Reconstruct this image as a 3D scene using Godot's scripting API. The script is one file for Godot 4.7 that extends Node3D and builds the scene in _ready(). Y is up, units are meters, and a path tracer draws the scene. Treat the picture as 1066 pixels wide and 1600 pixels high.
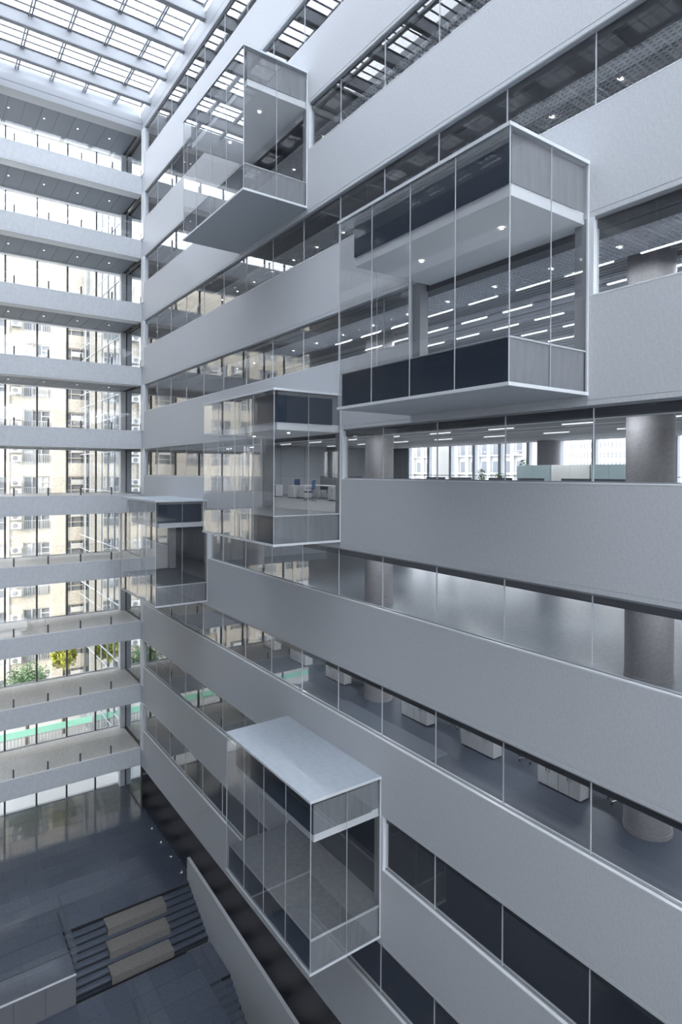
extends Node3D
# An office atrium: right facade is the plane x = 0, left (corridor) facade the plane z = ZL.
const ZL := -40.66
const FH := 4.2
const ZS := 10.0          # south end of the atrium, behind the camera
const XW := -14.6         # west side of the atrium, left of the frame
const BOXES := [[3, -20.0], [1, -8.03], [0, -17.67], [-1, -29.55], [-3, -15.32]]   # level, near z
const BL := 5.93
const BD := 2.68
const LEVEL := {5: "topmost floor, right under the skylight", 4: "second floor from the top", 3: "third floor from the top", 2: "fourth floor from the top", 1: "floor just above eye level", 0: "floor at eye level", -1: "first floor below eye level", -2: "second floor below eye level", -3: "third floor below eye level", -4: "lowest floor above the dark plaza", -5: "plaza level"}
const ORD := ["first", "second", "third", "fourth", "fifth", "sixth", "seventh", "eighth", "ninth", "tenth", "eleventh", "twelfth", "thirteenth", "fourteenth"]
var M := {}
var meshes := {}
var rng := RandomNumberGenerator.new()

# ---------- helpers ----------
func lin(r: float, g: float, b: float) -> Color:
	return Color(r, g, b).linear_to_srgb()

func mat(key: String, c: Color, rough := 0.7, metal := 0.0, spec := 0.5) -> StandardMaterial3D:
	var m := StandardMaterial3D.new()
	m.resource_name = key
	m.albedo_color = c
	m.roughness = rough
	m.metallic = metal
	m.metallic_specular = spec
	M[key] = m
	return m

func noise_tex(freq: float, oct: int, lo: float, hi: float, sz := 512, kind := FastNoiseLite.TYPE_SIMPLEX_SMOOTH, sd := 3) -> NoiseTexture2D:
	var n := FastNoiseLite.new()
	n.noise_type = kind
	n.frequency = freq
	n.fractal_octaves = oct
	n.seed = sd
	var t := NoiseTexture2D.new()
	t.width = sz
	t.height = sz
	t.seamless = true
	t.noise = n
	var g := Gradient.new()
	g.set_color(0, Color(lo, lo, lo))
	g.set_color(1, Color(hi, hi, hi))
	t.color_ramp = g
	return t

func tri(m: StandardMaterial3D, t: Texture2D, sc: Vector3) -> void:
	m.albedo_texture = t
	m.uv1_triplanar = true
	m.uv1_world_triplanar = true
	m.uv1_scale = sc

func glow(key: String, c: Color, e: float) -> StandardMaterial3D:
	var m := mat(key, Color(0.9, 0.9, 0.9), 0.5)
	m.emission_enabled = true
	m.emission = c
	m.emission_energy_multiplier = e
	return m

func glass(key: String, c: Color, a: float) -> StandardMaterial3D:
	var m := mat(key, Color(c.r, c.g, c.b, a), 0.0)
	m.transparency = BaseMaterial3D.TRANSPARENCY_ALPHA
	m.metallic_specular = 0.5
	return m

func bmesh(s: Vector3) -> Mesh:
	var k := "b%.3f_%.3f_%.3f" % [s.x, s.y, s.z]
	if not meshes.has(k):
		var b := BoxMesh.new()
		b.size = s
		meshes[k] = b
	return meshes[k]

func quad(st: SurfaceTool, a: Vector3, b: Vector3, c: Vector3, d: Vector3) -> void:
	# counter-clockwise input seen from outside, written clockwise
	for v in [a, c, b, a, d, c]:
		st.add_vertex(v)

func chamfer(s: Vector3, w: float) -> Mesh:
	var k := "c%.3f_%.3f_%.3f_%.3f" % [s.x, s.y, s.z, w]
	if meshes.has(k):
		return meshes[k]
	var h := s * 0.5
	var st := SurfaceTool.new()
	st.begin(Mesh.PRIMITIVE_TRIANGLES)
	st.set_smooth_group(-1)
	var tri3 := func(p: Vector3, q: Vector3, r: Vector3) -> void:
		var n := (q - p).cross(r - p)
		if n.dot(p + q + r) > 0.0:
			for v in [p, r, q]:
				st.add_vertex(v)
		else:
			for v in [p, q, r]:
				st.add_vertex(v)
	for ax in 3:
		var u := (ax + 1) % 3
		var v := (ax + 2) % 3
		for sg in [-1.0, 1.0]:
			var P := []
			for c in [[-1, -1], [1, -1], [1, 1], [-1, 1]]:
				var p := Vector3.ZERO
				p[ax] = sg * h[ax]
				p[u] = c[0] * (h[u] - w)
				p[v] = c[1] * (h[v] - w)
				P.append(p)
			tri3.call(P[0], P[1], P[2])
			tri3.call(P[0], P[2], P[3])
			for sv in [-1.0, 1.0]:     # edge between face ax and face u
				var E := []
				for sw in [-1.0, 1.0]:
					var p := Vector3.ZERO
					p[ax] = sg * h[ax]; p[u] = sv * (h[u] - w); p[v] = sw * (h[v] - w)
					var q := Vector3.ZERO
					q[ax] = sg * (h[ax] - w); q[u] = sv * h[u]; q[v] = sw * (h[v] - w)
					E.append([p, q])
				tri3.call(E[0][0], E[0][1], E[1][1])
				tri3.call(E[0][0], E[1][1], E[1][0])
	for a in [-1.0, 1.0]:
		for b in [-1.0, 1.0]:
			for c in [-1.0, 1.0]:
				tri3.call(Vector3(a * h.x, b * (h.y - w), c * (h.z - w)), Vector3(a * (h.x - w), b * h.y, c * (h.z - w)), Vector3(a * (h.x - w), b * (h.y - w), c * h.z))
	st.generate_normals()
	meshes[k] = st.commit()
	return meshes[k]

func joined(boxes: Array) -> Mesh:     # [[min, max], ...] joined into one mesh
	var st := SurfaceTool.new()
	st.begin(Mesh.PRIMITIVE_TRIANGLES)
	for b in boxes:
		st.append_from(bmesh((b[1] - b[0]).abs()), 0, Transform3D(Basis(), (b[0] + b[1]) * 0.5))
	return st.commit()

func lathe(prof: Array, seg := 24) -> Mesh:  # prof: Vector2(r, y) upwards
	var st := SurfaceTool.new()
	st.begin(Mesh.PRIMITIVE_TRIANGLES)
	for i in prof.size() - 1:
		st.set_smooth_group(i + 1)
		for j in seg:
			var a := TAU * j / seg
			var b := TAU * (j + 1) / seg
			var p: Vector2 = prof[i]
			var q: Vector2 = prof[i + 1]
			var p0 := Vector3(p.x * cos(a), p.y, p.x * sin(a))
			var p1 := Vector3(p.x * cos(b), p.y, p.x * sin(b))
			var q0 := Vector3(q.x * cos(a), q.y, q.x * sin(a))
			var q1 := Vector3(q.x * cos(b), q.y, q.x * sin(b))
			for v in [p0, p1, q1, p0, q1, q0]:
				st.add_vertex(v)
	st.generate_normals()
	return st.commit()

func wp(n: Node) -> Vector3:
	var p := Vector3.ZERO
	while n != self and n is Node3D:
		p += n.position
		n = n.get_parent()
	return p

func numbered(called: String) -> String:
	if not has_node(called):
		return called
	var i := 1
	while has_node("%s_%03d" % [called, i]):
		i += 1
	return "%s_%03d" % [called, i]

var counts := {}
func thing(called: String, label: String, cat: String, at: Vector3, group := "", structure := false) -> Node3D:
	var o := Node3D.new()
	var c: int = counts.get(called, 0)
	counts[called] = c + 1
	o.name = called if c == 0 else "%s_%03d" % [called, c]
	add_child(o, true)
	o.position = at
	meta(o, label, cat, group, structure)
	return o

func meta(o: Node, label: String, cat: String, group := "", structure := false) -> void:
	o.set_meta("label", label)
	o.set_meta("category", cat)
	if group != "":
		o.set_meta("group", group)
	if structure:
		o.set_meta("kind", "structure")

func part(parent: Node, called: String, mesh: Mesh, m: Material, at: Vector3, rot := Vector3.ZERO) -> MeshInstance3D:  # at is in the world
	var o := MeshInstance3D.new()
	o.name = called
	o.mesh = mesh
	o.material_override = m
	parent.add_child(o, true)
	o.position = at - wp(parent)
	o.rotation = rot
	return o

func box(parent: Node, called: String, a: Vector3, b: Vector3, m: Material, bev := 0.0) -> MeshInstance3D:
	var s := (b - a).abs()
	return part(parent, called, chamfer(s, bev) if bev > 0.0 else bmesh(s), m, (a + b) * 0.5)

func igu(parent: Node, called: String, x: float, y0: float, y1: float, z0: float, z1: float) -> MeshInstance3D:  # insulating glass in a plane of constant x
	var k := "igu%.3f_%.3f" % [y1 - y0, z1 - z0]
	if not meshes.has(k):
		var hy := absf(y1 - y0) * 0.5
		var hz := absf(z1 - z0) * 0.5
		meshes[k] = bmesh(Vector3(0.016, hy * 2.0, hz * 2.0))
	return part(parent, called, meshes[k], M.window_glass, Vector3(x, (y0 + y1) * 0.5, (z0 + z1) * 0.5))

func spot(parent: Node, at: Vector3, e: float, angle := 60.0) -> void:
	var l := SpotLight3D.new()
	l.name = "light"
	l.light_energy = e
	l.light_color = Color(1.0, 0.97, 0.93)
	l.spot_range = 80.0
	l.spot_attenuation = 2.0
	l.spot_angle = angle
	l.light_size = 0.05
	l.shadow_enabled = true
	parent.add_child(l, true)
	l.position = at - wp(parent)
	l.rotation = Vector3(-PI / 2, 0, 0)

func downlight(at: Vector3, label: String, group: String, e: float, r := 0.06, cone := 60.0) -> void:
	var t := thing("downlight", label, "downlight", at, group)
	var k := "dl%.3f" % r
	if not meshes.has(k):
		meshes[k] = lathe([Vector2(0.0, -0.004), Vector2(r * 0.7, -0.004), Vector2(r * 0.7, 0.02), Vector2(0.0, 0.02)], 14)
		meshes[k + "r"] = lathe([Vector2(r * 0.72, 0.0), Vector2(r * 0.75, -0.012), Vector2(r, -0.008), Vector2(r, 0.006)], 14)
	part(t, "trim_ring", meshes[k + "r"], M.white_metal, at)
	part(t, "lamp_lens", meshes[k], M.lamp, at)
	spot(t, at + Vector3(0, -0.02, 0), e, cone)

func spans(k: int) -> Array:   # z-ranges of the right facade that no glass bay interrupts, near to far
	var z0 := ZS
	var out := []
	for b in BOXES:
		if b[0] == k:
			out.append([z0, b[1]])
			z0 = b[1] - BL
	out.append([z0, ZL])
	return out

# ---------- start ----------
func _ready() -> void:
	rng.seed = 7
	camera_and_sky()
	materials()
	right_facade()
	left_facade()
	skylight()
	unseen_sides()
	ground_floor()
	outside()
	for b in BOXES:
		glass_bay(b[0], b[1])
	interiors()

func camera_and_sky() -> void:
	var cam := Camera3D.new()
	cam.name = "camera"
	cam.projection = Camera3D.PROJECTION_FRUSTUM
	cam.near = 0.1
	cam.far = 2000.0
	cam.size = 0.1 * 1600.0 / 952.13
	cam.frustum_offset = Vector2(0, -0.1 * 54.97 / 952.13)
	add_child(cam)
	cam.transform = Transform3D(Basis(Vector3.UP, -0.612899) * Basis(Vector3.RIGHT, -0.0060029) * Basis(Vector3.BACK, 0.00451977), Vector3(-12.4, 1.46, 0))
	cam.current = true
	var we := WorldEnvironment.new()
	we.name = "environment"
	var e := Environment.new()
	e.background_mode = Environment.BG_SKY
	var sky := Sky.new()
	var sm := ProceduralSkyMaterial.new()
	sm.sky_top_color = lin(1.47, 1.60, 1.79)
	sm.sky_horizon_color = lin(0.90, 0.95, 1.02)
	sm.ground_bottom_color = lin(0.3, 0.31, 0.32)
	sm.ground_horizon_color = lin(0.5, 0.52, 0.54)
	sm.sky_energy_multiplier = 1.0
	sky.sky_material = sm
	e.sky = sky
	e.background_energy_multiplier = 4.6
	e.tonemap_mode = Environment.TONE_MAPPER_LINEAR
	e.tonemap_exposure = 1.1
	e.sdfgi_enabled = true
	e.ssao_enabled = true
	e.ssil_enabled = true
	we.environment = e
	add_child(we)
	# low hazy sun that reaches the street behind the left corridors
	var sun := DirectionalLight3D.new()
	sun.name = "sun"
	sun.light_energy = 1.6
	sun.light_color = Color(1.0, 0.95, 0.86)
	sun.light_angular_distance = 14.0
	sun.shadow_enabled = true
	sun.sky_mode = DirectionalLight3D.SKY_MODE_LIGHT_ONLY
	add_child(sun)
	sun.look_at_from_position(Vector3.ZERO, Vector3(0.90, -0.23, -0.36))

func materials() -> void:
	var conc := noise_tex(0.02, 5, 0.945, 1.0, 512)
	var conc2 := noise_tex(0.03, 4, 0.86, 1.0, 512, FastNoiseLite.TYPE_SIMPLEX_SMOOTH, 9)
	tri(mat("concrete", lin(0.64, 0.65, 0.67), 0.62), conc, Vector3(1.3, 0.9, 1.3))
	tri(mat("concrete_left", lin(0.62, 0.64, 0.665), 0.6), conc, Vector3(0.35, 0.3, 0.35))
	tri(mat("pale_stone", lin(0.82, 0.80, 0.765), 0.45), conc2, Vector3(0.3, 0.3, 0.3))
	mat("white_metal", lin(0.72, 0.74, 0.76), 0.4)
	mat("beam_white", lin(0.37, 0.385, 0.41), 0.5)
	mat("ledge", lin(0.78, 0.79, 0.80), 0.35)
	mat("plaster", lin(0.86, 0.88, 0.90), 0.8)
	mat("wall_grey", lin(0.25, 0.265, 0.29), 0.7)
	mat("west_blind", lin(0.17, 0.18, 0.20), 0.8)
	mat("panel_grey", lin(0.17, 0.17, 0.185), 0.6)
	mat("soffit", lin(0.13, 0.15, 0.185), 0.55)
	mat("frame_dark", lin(0.085, 0.085, 0.09), 0.45)
	mat("frame_grey", lin(0.30, 0.31, 0.33), 0.45)
	mat("bulkhead", lin(0.055, 0.058, 0.07), 0.5)
	mat("ceiling_grey", lin(0.42, 0.44, 0.47), 0.7)
	mat("lattice", lin(0.86, 0.88, 0.91), 0.5)
	for i in 3:
		mat("baffle%d" % i, lin(0.48 + 0.17 * i, 0.48 + 0.17 * i, 0.49 + 0.17 * i), 0.6)
	mat("black", lin(0.02, 0.02, 0.022), 0.6)
	tri(mat("column", lin(0.33, 0.315, 0.33), 0.7), conc2, Vector3(0.5, 0.5, 0.5))
	tri(mat("floor_polished", lin(0.24, 0.26, 0.29), 0.36), conc2, Vector3(0.25, 0.25, 0.25))
	tri(mat("floor_carpet", lin(0.075, 0.09, 0.125), 0.5), conc2, Vector3(0.6, 0.6, 0.6))
	tri(mat("floor_grey", lin(0.17, 0.175, 0.19), 0.45), conc2, Vector3(0.6, 0.6, 0.6))
	for i in 3:
		tri(mat("tile%d" % i, lin(0.078 + 0.008 * i, 0.096 + 0.009 * i, 0.134 + 0.010 * i), 0.38, 0.0, 0.6), conc2, Vector3(0.3, 0.3, 0.3))
		M["tile%d" % i].clearcoat_enabled = true
		M["tile%d" % i].clearcoat = 1.0
		M["tile%d" % i].clearcoat_roughness = 0.05
	mat("strip_stone", lin(0.045, 0.05, 0.065), 0.3)
	tri(mat("bench_stone", lin(0.22, 0.205, 0.19), 0.6), conc2, Vector3(0.4, 0.4, 0.4))
	mat("fascia_dark", lin(0.034, 0.048, 0.075), 0.2)
	tri(mat("fascia_grey", lin(0.30, 0.31, 0.33), 0.55), noise_tex(0.03, 4, 0.90, 1.0, 256), Vector3(0.8, 0.12, 0.8))
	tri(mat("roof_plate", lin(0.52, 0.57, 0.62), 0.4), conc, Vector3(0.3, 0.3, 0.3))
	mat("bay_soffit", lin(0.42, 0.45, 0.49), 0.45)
	glass("window_glass", Color(0.1, 0.12, 0.14), 0.03)
	glass("bay_glass", Color(0.1, 0.12, 0.14), 0.05)
	glass("rail_glass", Color(0.2, 0.24, 0.25), 0.03)
	glass("roof_glass", Color(0.8, 0.85, 0.9), 0.06)
	mat("mirror_glass", lin(0.52, 0.56, 0.6), 0.02, 1.0)
	mat("seal", lin(0.55, 0.57, 0.6), 0.4)
	tri(mat("tan_wall", lin(0.76, 0.71, 0.62), 0.8), conc2, Vector3(0.15, 0.3, 0.15))
	tri(mat("tan_pier", lin(0.78, 0.72, 0.61), 0.8), conc2, Vector3(0.15, 0.3, 0.15))
	mat("white_paint", lin(0.75, 0.75, 0.74), 0.6)
	mat("house_glass", lin(0.26, 0.28, 0.30), 0.08)
	mat("curtain", lin(0.62, 0.62, 0.62), 0.9)
	mat("far_wall", lin(0.45, 0.445, 0.43), 0.9)
	mat("far_window", lin(0.16, 0.17, 0.19), 0.3)
	mat("mint", lin(0.30, 0.66, 0.52), 0.8)
	mat("paving", lin(0.45, 0.45, 0.44), 0.8)
	mat("leaf", lin(0.12, 0.22, 0.10), 0.7)
	mat("leaf_yellow", lin(0.42, 0.44, 0.08), 0.7)
	mat("bark", lin(0.10, 0.08, 0.06), 0.9)
	mat("cabinet", lin(0.52, 0.525, 0.54), 0.45)
	mat("cabinet_green", lin(0.40, 0.50, 0.52), 0.3)
	mat("screen_fabric", lin(0.07, 0.08, 0.09), 0.9)
	mat("chair_blue", lin(0.03, 0.08, 0.20), 0.8)
	mat("chrome", lin(0.7, 0.7, 0.72), 0.15, 1.0)
	glow("lamp", Color(1.0, 0.98, 0.95), 9.0)
	glow("tube", Color(0.95, 0.98, 1.0), 3.0)
	glow("tube_soft", Color(0.95, 0.98, 1.0), 1.1)

# ---------- right facade ----------
func right_facade() -> void:
	for k in range(-4, 6):
		var F: float = k * FH
		var sp := spans(k)
		var si := 0
		for s in sp:
			var za: float = s[0]
			var zb: float = s[1]
			var side := "" if sp.size() == 1 else (", part nearer than its glass bay" if si == 0 else ", part beyond its glass bay")
			var w := thing("wall_right", "pale concrete parapet band of the right facade on the " + LEVEL[k] + side, "parapet", Vector3(0, F - 1.2, (za + zb) * 0.5), "", true)
			box(w, "panel", Vector3(0, F - 1.08, za), Vector3(0.09, F + 1.23, zb), M.concrete, 0.006)
			box(w, "bottom_strip", Vector3(0, F - 1.2, za), Vector3(0.30, F - 1.092, zb), M.concrete, 0.006)
			box(w, "backing", Vector3(0.012, F - 1.14, za), Vector3(0.25, F + 1.2, zb), M.concrete)
			box(w, "ledge_cap", Vector3(-0.004, F + 1.23, za), Vector3(0.26, F + 1.27, zb), M.ledge, 0.006)
			# window band
			var wa: float = za - (0.0 if si == 0 else 0.0)
			var wb: float = zb if sp.size() > 1 and si < sp.size() - 1 else -40.15
			if si == 0 and sp.size() > 1:
				wb = zb + 0.02
			var g := thing("window_%d" % (counts.get("win", 0) + 1), "ribbon window of the right facade on the " + LEVEL[k] + side, "window", Vector3(0.12, F + 1.27, (wa + wb) * 0.5), "", true)
			counts["win"] = counts.get("win", 0) + 1
			var top := F + 3.0
			box(g, "head_rail", Vector3(0.05, top - 0.05, wa), Vector3(0.13, top, wb), M.frame_grey)
			box(g, "head_panel", Vector3(0.14, top - 0.24, wa), Vector3(0.28, top, wb), M.bulkhead)
			box(g, "sill_rail", Vector3(0.09, F + 1.27, wa), Vector3(0.16, F + 1.30, wb), M.frame_grey)
			var edges := [wa]
			var j := floori((wa + 7.94) / 2.49)
			var z := -7.94 + 2.49 * j
			while z > wb + 0.3:
				if z < wa - 0.3:
					edges.append(z)
				z -= 2.49
			edges.append(wb)
			for i in edges.size() - 1:
				igu(g, "pane", 0.12, F + 1.29, top - 0.03, edges[i] - 0.008, edges[i + 1] + 0.008)
				if i > 0:
					box(g, "glazing_joint", Vector3(0.10, F + 1.28, edges[i] - 0.008), Vector3(0.14, top - 0.02, edges[i] + 0.008), M.seal)
			if si > 0 or sp.size() == 1:
				pass
			if si == 0 and sp.size() > 1:
				box(g, "end_frame", Vector3(-0.01, F + 1.27, wb), Vector3(0.2, top, wb + 0.12), M.white_metal)
			if si > 0:
				box(g, "end_frame", Vector3(-0.01, F + 1.27, wa - 0.12), Vector3(0.2, top, wa), M.white_metal)
			if si == sp.size() - 1:
				box(g, "end_frame", Vector3(0.02, F + 1.27, wb - 0.02), Vector3(0.2, top, wb + 0.1), M.white_metal)
			si += 1
		for b in BOXES:
			if b[0] == k:
				var w := thing("wall_right", "narrow concrete strip of the right facade directly under the glass bay on the " + LEVEL[k].get_slice(",", 0), "slab edge", Vector3(0, F - 1.2, b[1] - BL / 2), "", true)
				box(w, "panel", Vector3(0, F - 1.08, b[1]), Vector3(0.09, F - 0.985, b[1] - BL), M.concrete)
				box(w, "bottom_strip", Vector3(0, F - 1.2, b[1]), Vector3(0.30, F - 1.092, b[1] - BL), M.concrete)
				box(w, "backing", Vector3(0.012, F - 1.14, b[1]), Vector3(0.3, F - 0.94, b[1] - BL), M.concrete)
		# corner post between the two facades
		var top2 := F + 3.0
		var cp := thing("trim_%d" % (k + 5), "pale square corner post between the facades on the " + LEVEL[k], "post", Vector3(0.05, F, -40.4), "", true)
		box(cp, "post", Vector3(-0.06, F, -40.62), Vector3(0.26, top2, -40.14), M.white_metal, 0.008)

func right_floor_and_ceiling(k: int) -> void:
	var F: float = k * FH
	var fm: Material = M.floor_polished if k == -1 else (M.floor_grey if k == 0 else M.floor_carpet)
	var f := thing("floor", "office floor behind the right facade on the " + LEVEL[k], "floor", Vector3(8.8, F - 0.3, -17.6), "", true)
	box(f, "slab", Vector3(0.26, F - 0.3, ZS), Vector3(17.7, F, -45.3), fm)
	var c := thing("ceiling", "office ceiling behind the right facade on the " + LEVEL[k], "ceiling", Vector3(8.8, F + 2.75, -17.6), "", true)
	box(c, "bulkhead", Vector3(0.3, F + 2.75, ZS), Vector3(0.42, F + 3.9, ZL), M.bulkhead, 0.006)
	box(c, "flat_panel", Vector3(0.42, F + 2.95, ZS), Vector3(1.25, F + 3.0, ZL), M.bulkhead)
	box(c, "upper_lining", Vector3(0.42, F + 3.6, ZS), Vector3(17.7, F + 3.7, -45.3), M.ceiling_grey)
	# open-cell lattice panels, 2 m long
	if not meshes.has("lattice"):
		var bx := []
		for i in 12:
			var x := -0.80 + 0.1455 * i
			bx.append([Vector3(x - 0.016, -0.025, -0.985), Vector3(x + 0.016, 0.025, 0.985)])
		for i in 14:
			var z := -0.985 + 0.1515 * i
			bx.append([Vector3(-0.80, -0.024, z - 0.016), Vector3(0.80, 0.024, z + 0.016)])
		meshes["lattice"] = joined(bx)
	if k >= 0 and k < 5:
		var z := -0.52
		while z > -41.0:
			part(c, "lattice_panel", meshes["lattice"], M.lattice, Vector3(2.06, F + 2.98, z))
			z -= 2.0
	if k == 5:
		var z := -0.52
		while z > -41.0:
			part(c, "lattice_panel", meshes["lattice"], M.lattice, Vector3(2.06, F + 2.98, z))
			z -= 2.0
	if k == 0 or k == 1:
		for i in 60:
			var x := 2.98 + 0.24 * i
			box(c, "baffle", Vector3(x, F + 3.3, ZS - 0.3), Vector3(x + 0.05, F + 3.45, -36.2), M["baffle%d" % rng.randi_range(0, 2)])
	elif k >= -1:
		box(c, "plain_ceiling", Vector3(2.9, F + 3.4, ZS), Vector3(17.6, F + 3.45, -36.2), M.baffle1)

# ---------- left facade: open corridors with glass rails ----------
func left_facade() -> void:
	for k in range(-4, 7):
		var F: float = k * FH
		if k < 6:
			var w := thing("wall_left", "grey concrete slab-edge band of the left facade at the " + LEVEL[k], "slab edge", Vector3(-13.5, F - 1.2, ZL), "", true)
			box(w, "panel", Vector3(XW, F - 1.08, ZL), Vector3(-0.0, F - 0.03, ZL - 0.08), M.concrete_left, 0.006)
			box(w, "bottom_strip", Vector3(XW, F - 1.2, ZL), Vector3(-0.0, F - 1.092, ZL - 0.85), M.concrete_left, 0.006)
			box(w, "backing", Vector3(XW, F - 1.15, ZL - 0.012), Vector3(-0.0, F - 0.05, ZL - 0.85), M.concrete_left)
			box(w, "edge_trim", Vector3(XW, F - 0.03, ZL + 0.004), Vector3(-0.0, F, ZL - 0.1), M.white_metal, 0.004)
			var f := thing("floor", "pale stone corridor floor of the left facade at the " + LEVEL[k], "floor", Vector3(-13.5, F - 0.3, -43), "", true)
			box(f, "slab", Vector3(XW, F - 0.3, ZL - 0.1), Vector3(0.0, F - 0.006, -45.25), M.pale_stone)
			# glass rail
			var r := thing("glass_railing", "frameless glass railing with dark clamps on the left corridor, " + LEVEL[k], "railing", Vector3(-8, F, ZL - 0.14), "glass railings of the left corridors")
			for i in 8:
				var x1 := -0.0 - 1.87 * i
				box(r, "pane", Vector3(x1 - 1.86, F + 0.0, ZL - 0.13), Vector3(x1 - 0.01, F + 1.12, ZL - 0.145), M.rail_glass)
				box(r, "clamp_post", Vector3(x1 - 0.042, F, ZL - 0.09), Vector3(x1 + 0.042, F + 0.50, ZL - 0.17), M.frame_dark, 0.005)
		# ceiling under the band of the next floor (soffit at F - 1.2)
		if k > -4 or true:
			var S := F - 1.2
			var c := thing("ceiling", "dark panelled corridor soffit of the left facade under the " + (LEVEL[k] if k < 6 else "roof edge"), "soffit", Vector3(-13.5, S, -43.1), "", true)
			for i in 15:
				var x1 := -0.17 - 0.94 * i
				box(c, "soffit_panel", Vector3(x1 - 0.925, S + 0.02, ZL - 0.86), Vector3(x1, S + 0.05, -44.72), M.soffit, 0.004)
			box(c, "backing", Vector3(XW, S + 0.055, ZL - 0.86), Vector3(0, S + 0.1, -45.2), M.black)
			box(c, "head_frame", Vector3(XW, S - 0.06, -44.72), Vector3(0.0, S + 0.05, -45.2), M.white_metal, 0.006)
			if k >= 1:
				for i in 5:
					var fl: String = LEVEL[k - 1]
					downlight(Vector3(-1.52 - 2.01 * i, S + 0.016, -42.9), "corridor soffit downlight, %s from the corner, on the %s" % [ORD[i], fl.get_slice(",", 0)], "corridor downlights, " + fl, 0.35)
		# outer glazing of the storey below the soffit
		var F0 := F - FH
		var g := thing("window_%d" % (counts.get("win", 0) + 1), "full-height outer glazing of the left corridor on the " + LEVEL[k - 1], "window", Vector3(-9, F0, -45.1), "", true)
		counts["win"] = counts.get("win", 0) + 1
		for i in 8:
			var x1 := 0.05 - 1.88 * i
			box(g, "pane", Vector3(x1 - 1.84, F0 + 0.04, -45.1), Vector3(x1 - 0.04, F - 1.24, -45.112), M.rail_glass)
			if i > 0:
				box(g, "mullion", Vector3(x1 - 0.05, F0, -45.03), Vector3(x1 + 0.05, F - 1.2, -45.18), M.frame_dark)
		box(g, "sill", Vector3(XW, F0 - 0.02, -45.0), Vector3(0, F0 + 0.03, -45.2), M.frame_grey)
		# square column at the end of the corridor and glass end wall
		var p := thing("column", "square pale column at the far right end of the left corridor on the " + LEVEL[k - 1], "column", Vector3(0.0, F0, -44.75), "")
		box(p, "shaft", Vector3(-0.28, F0, -44.5), Vector3(0.12, F - 1.2, -44.98), M.concrete_left, 0.01)
		var e := thing("window_%d" % (counts.get("win", 0) + 1), "mirrored glass end wall of the left corridor on the " + LEVEL[k - 1], "window", Vector3(0.1, F0, -42.8), "", true)
		counts["win"] = counts.get("win", 0) + 1
		for i in 2:
			var za := ZL - 0.2 - 1.85 * i
			box(e, "pane", Vector3(0.1, F0 + 0.05, za - 0.02), Vector3(0.12, F - 1.25, za - 1.83), M.mirror_glass)
		for zz in [ZL - 0.16, -44.5]:
			box(e, "frame", Vector3(0.06, F0, zz + 0.04), Vector3(0.16, F - 1.2, zz - 0.04), M.frame_dark)
		box(e, "frame", Vector3(0.06, F - 1.27, ZL - 0.2), Vector3(0.16, F - 1.2, -44.5), M.frame_dark)
		box(e, "frame", Vector3(0.06, F0, ZL - 0.2), Vector3(0.16, F0 + 0.06, -44.5), M.frame_dark)

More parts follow.
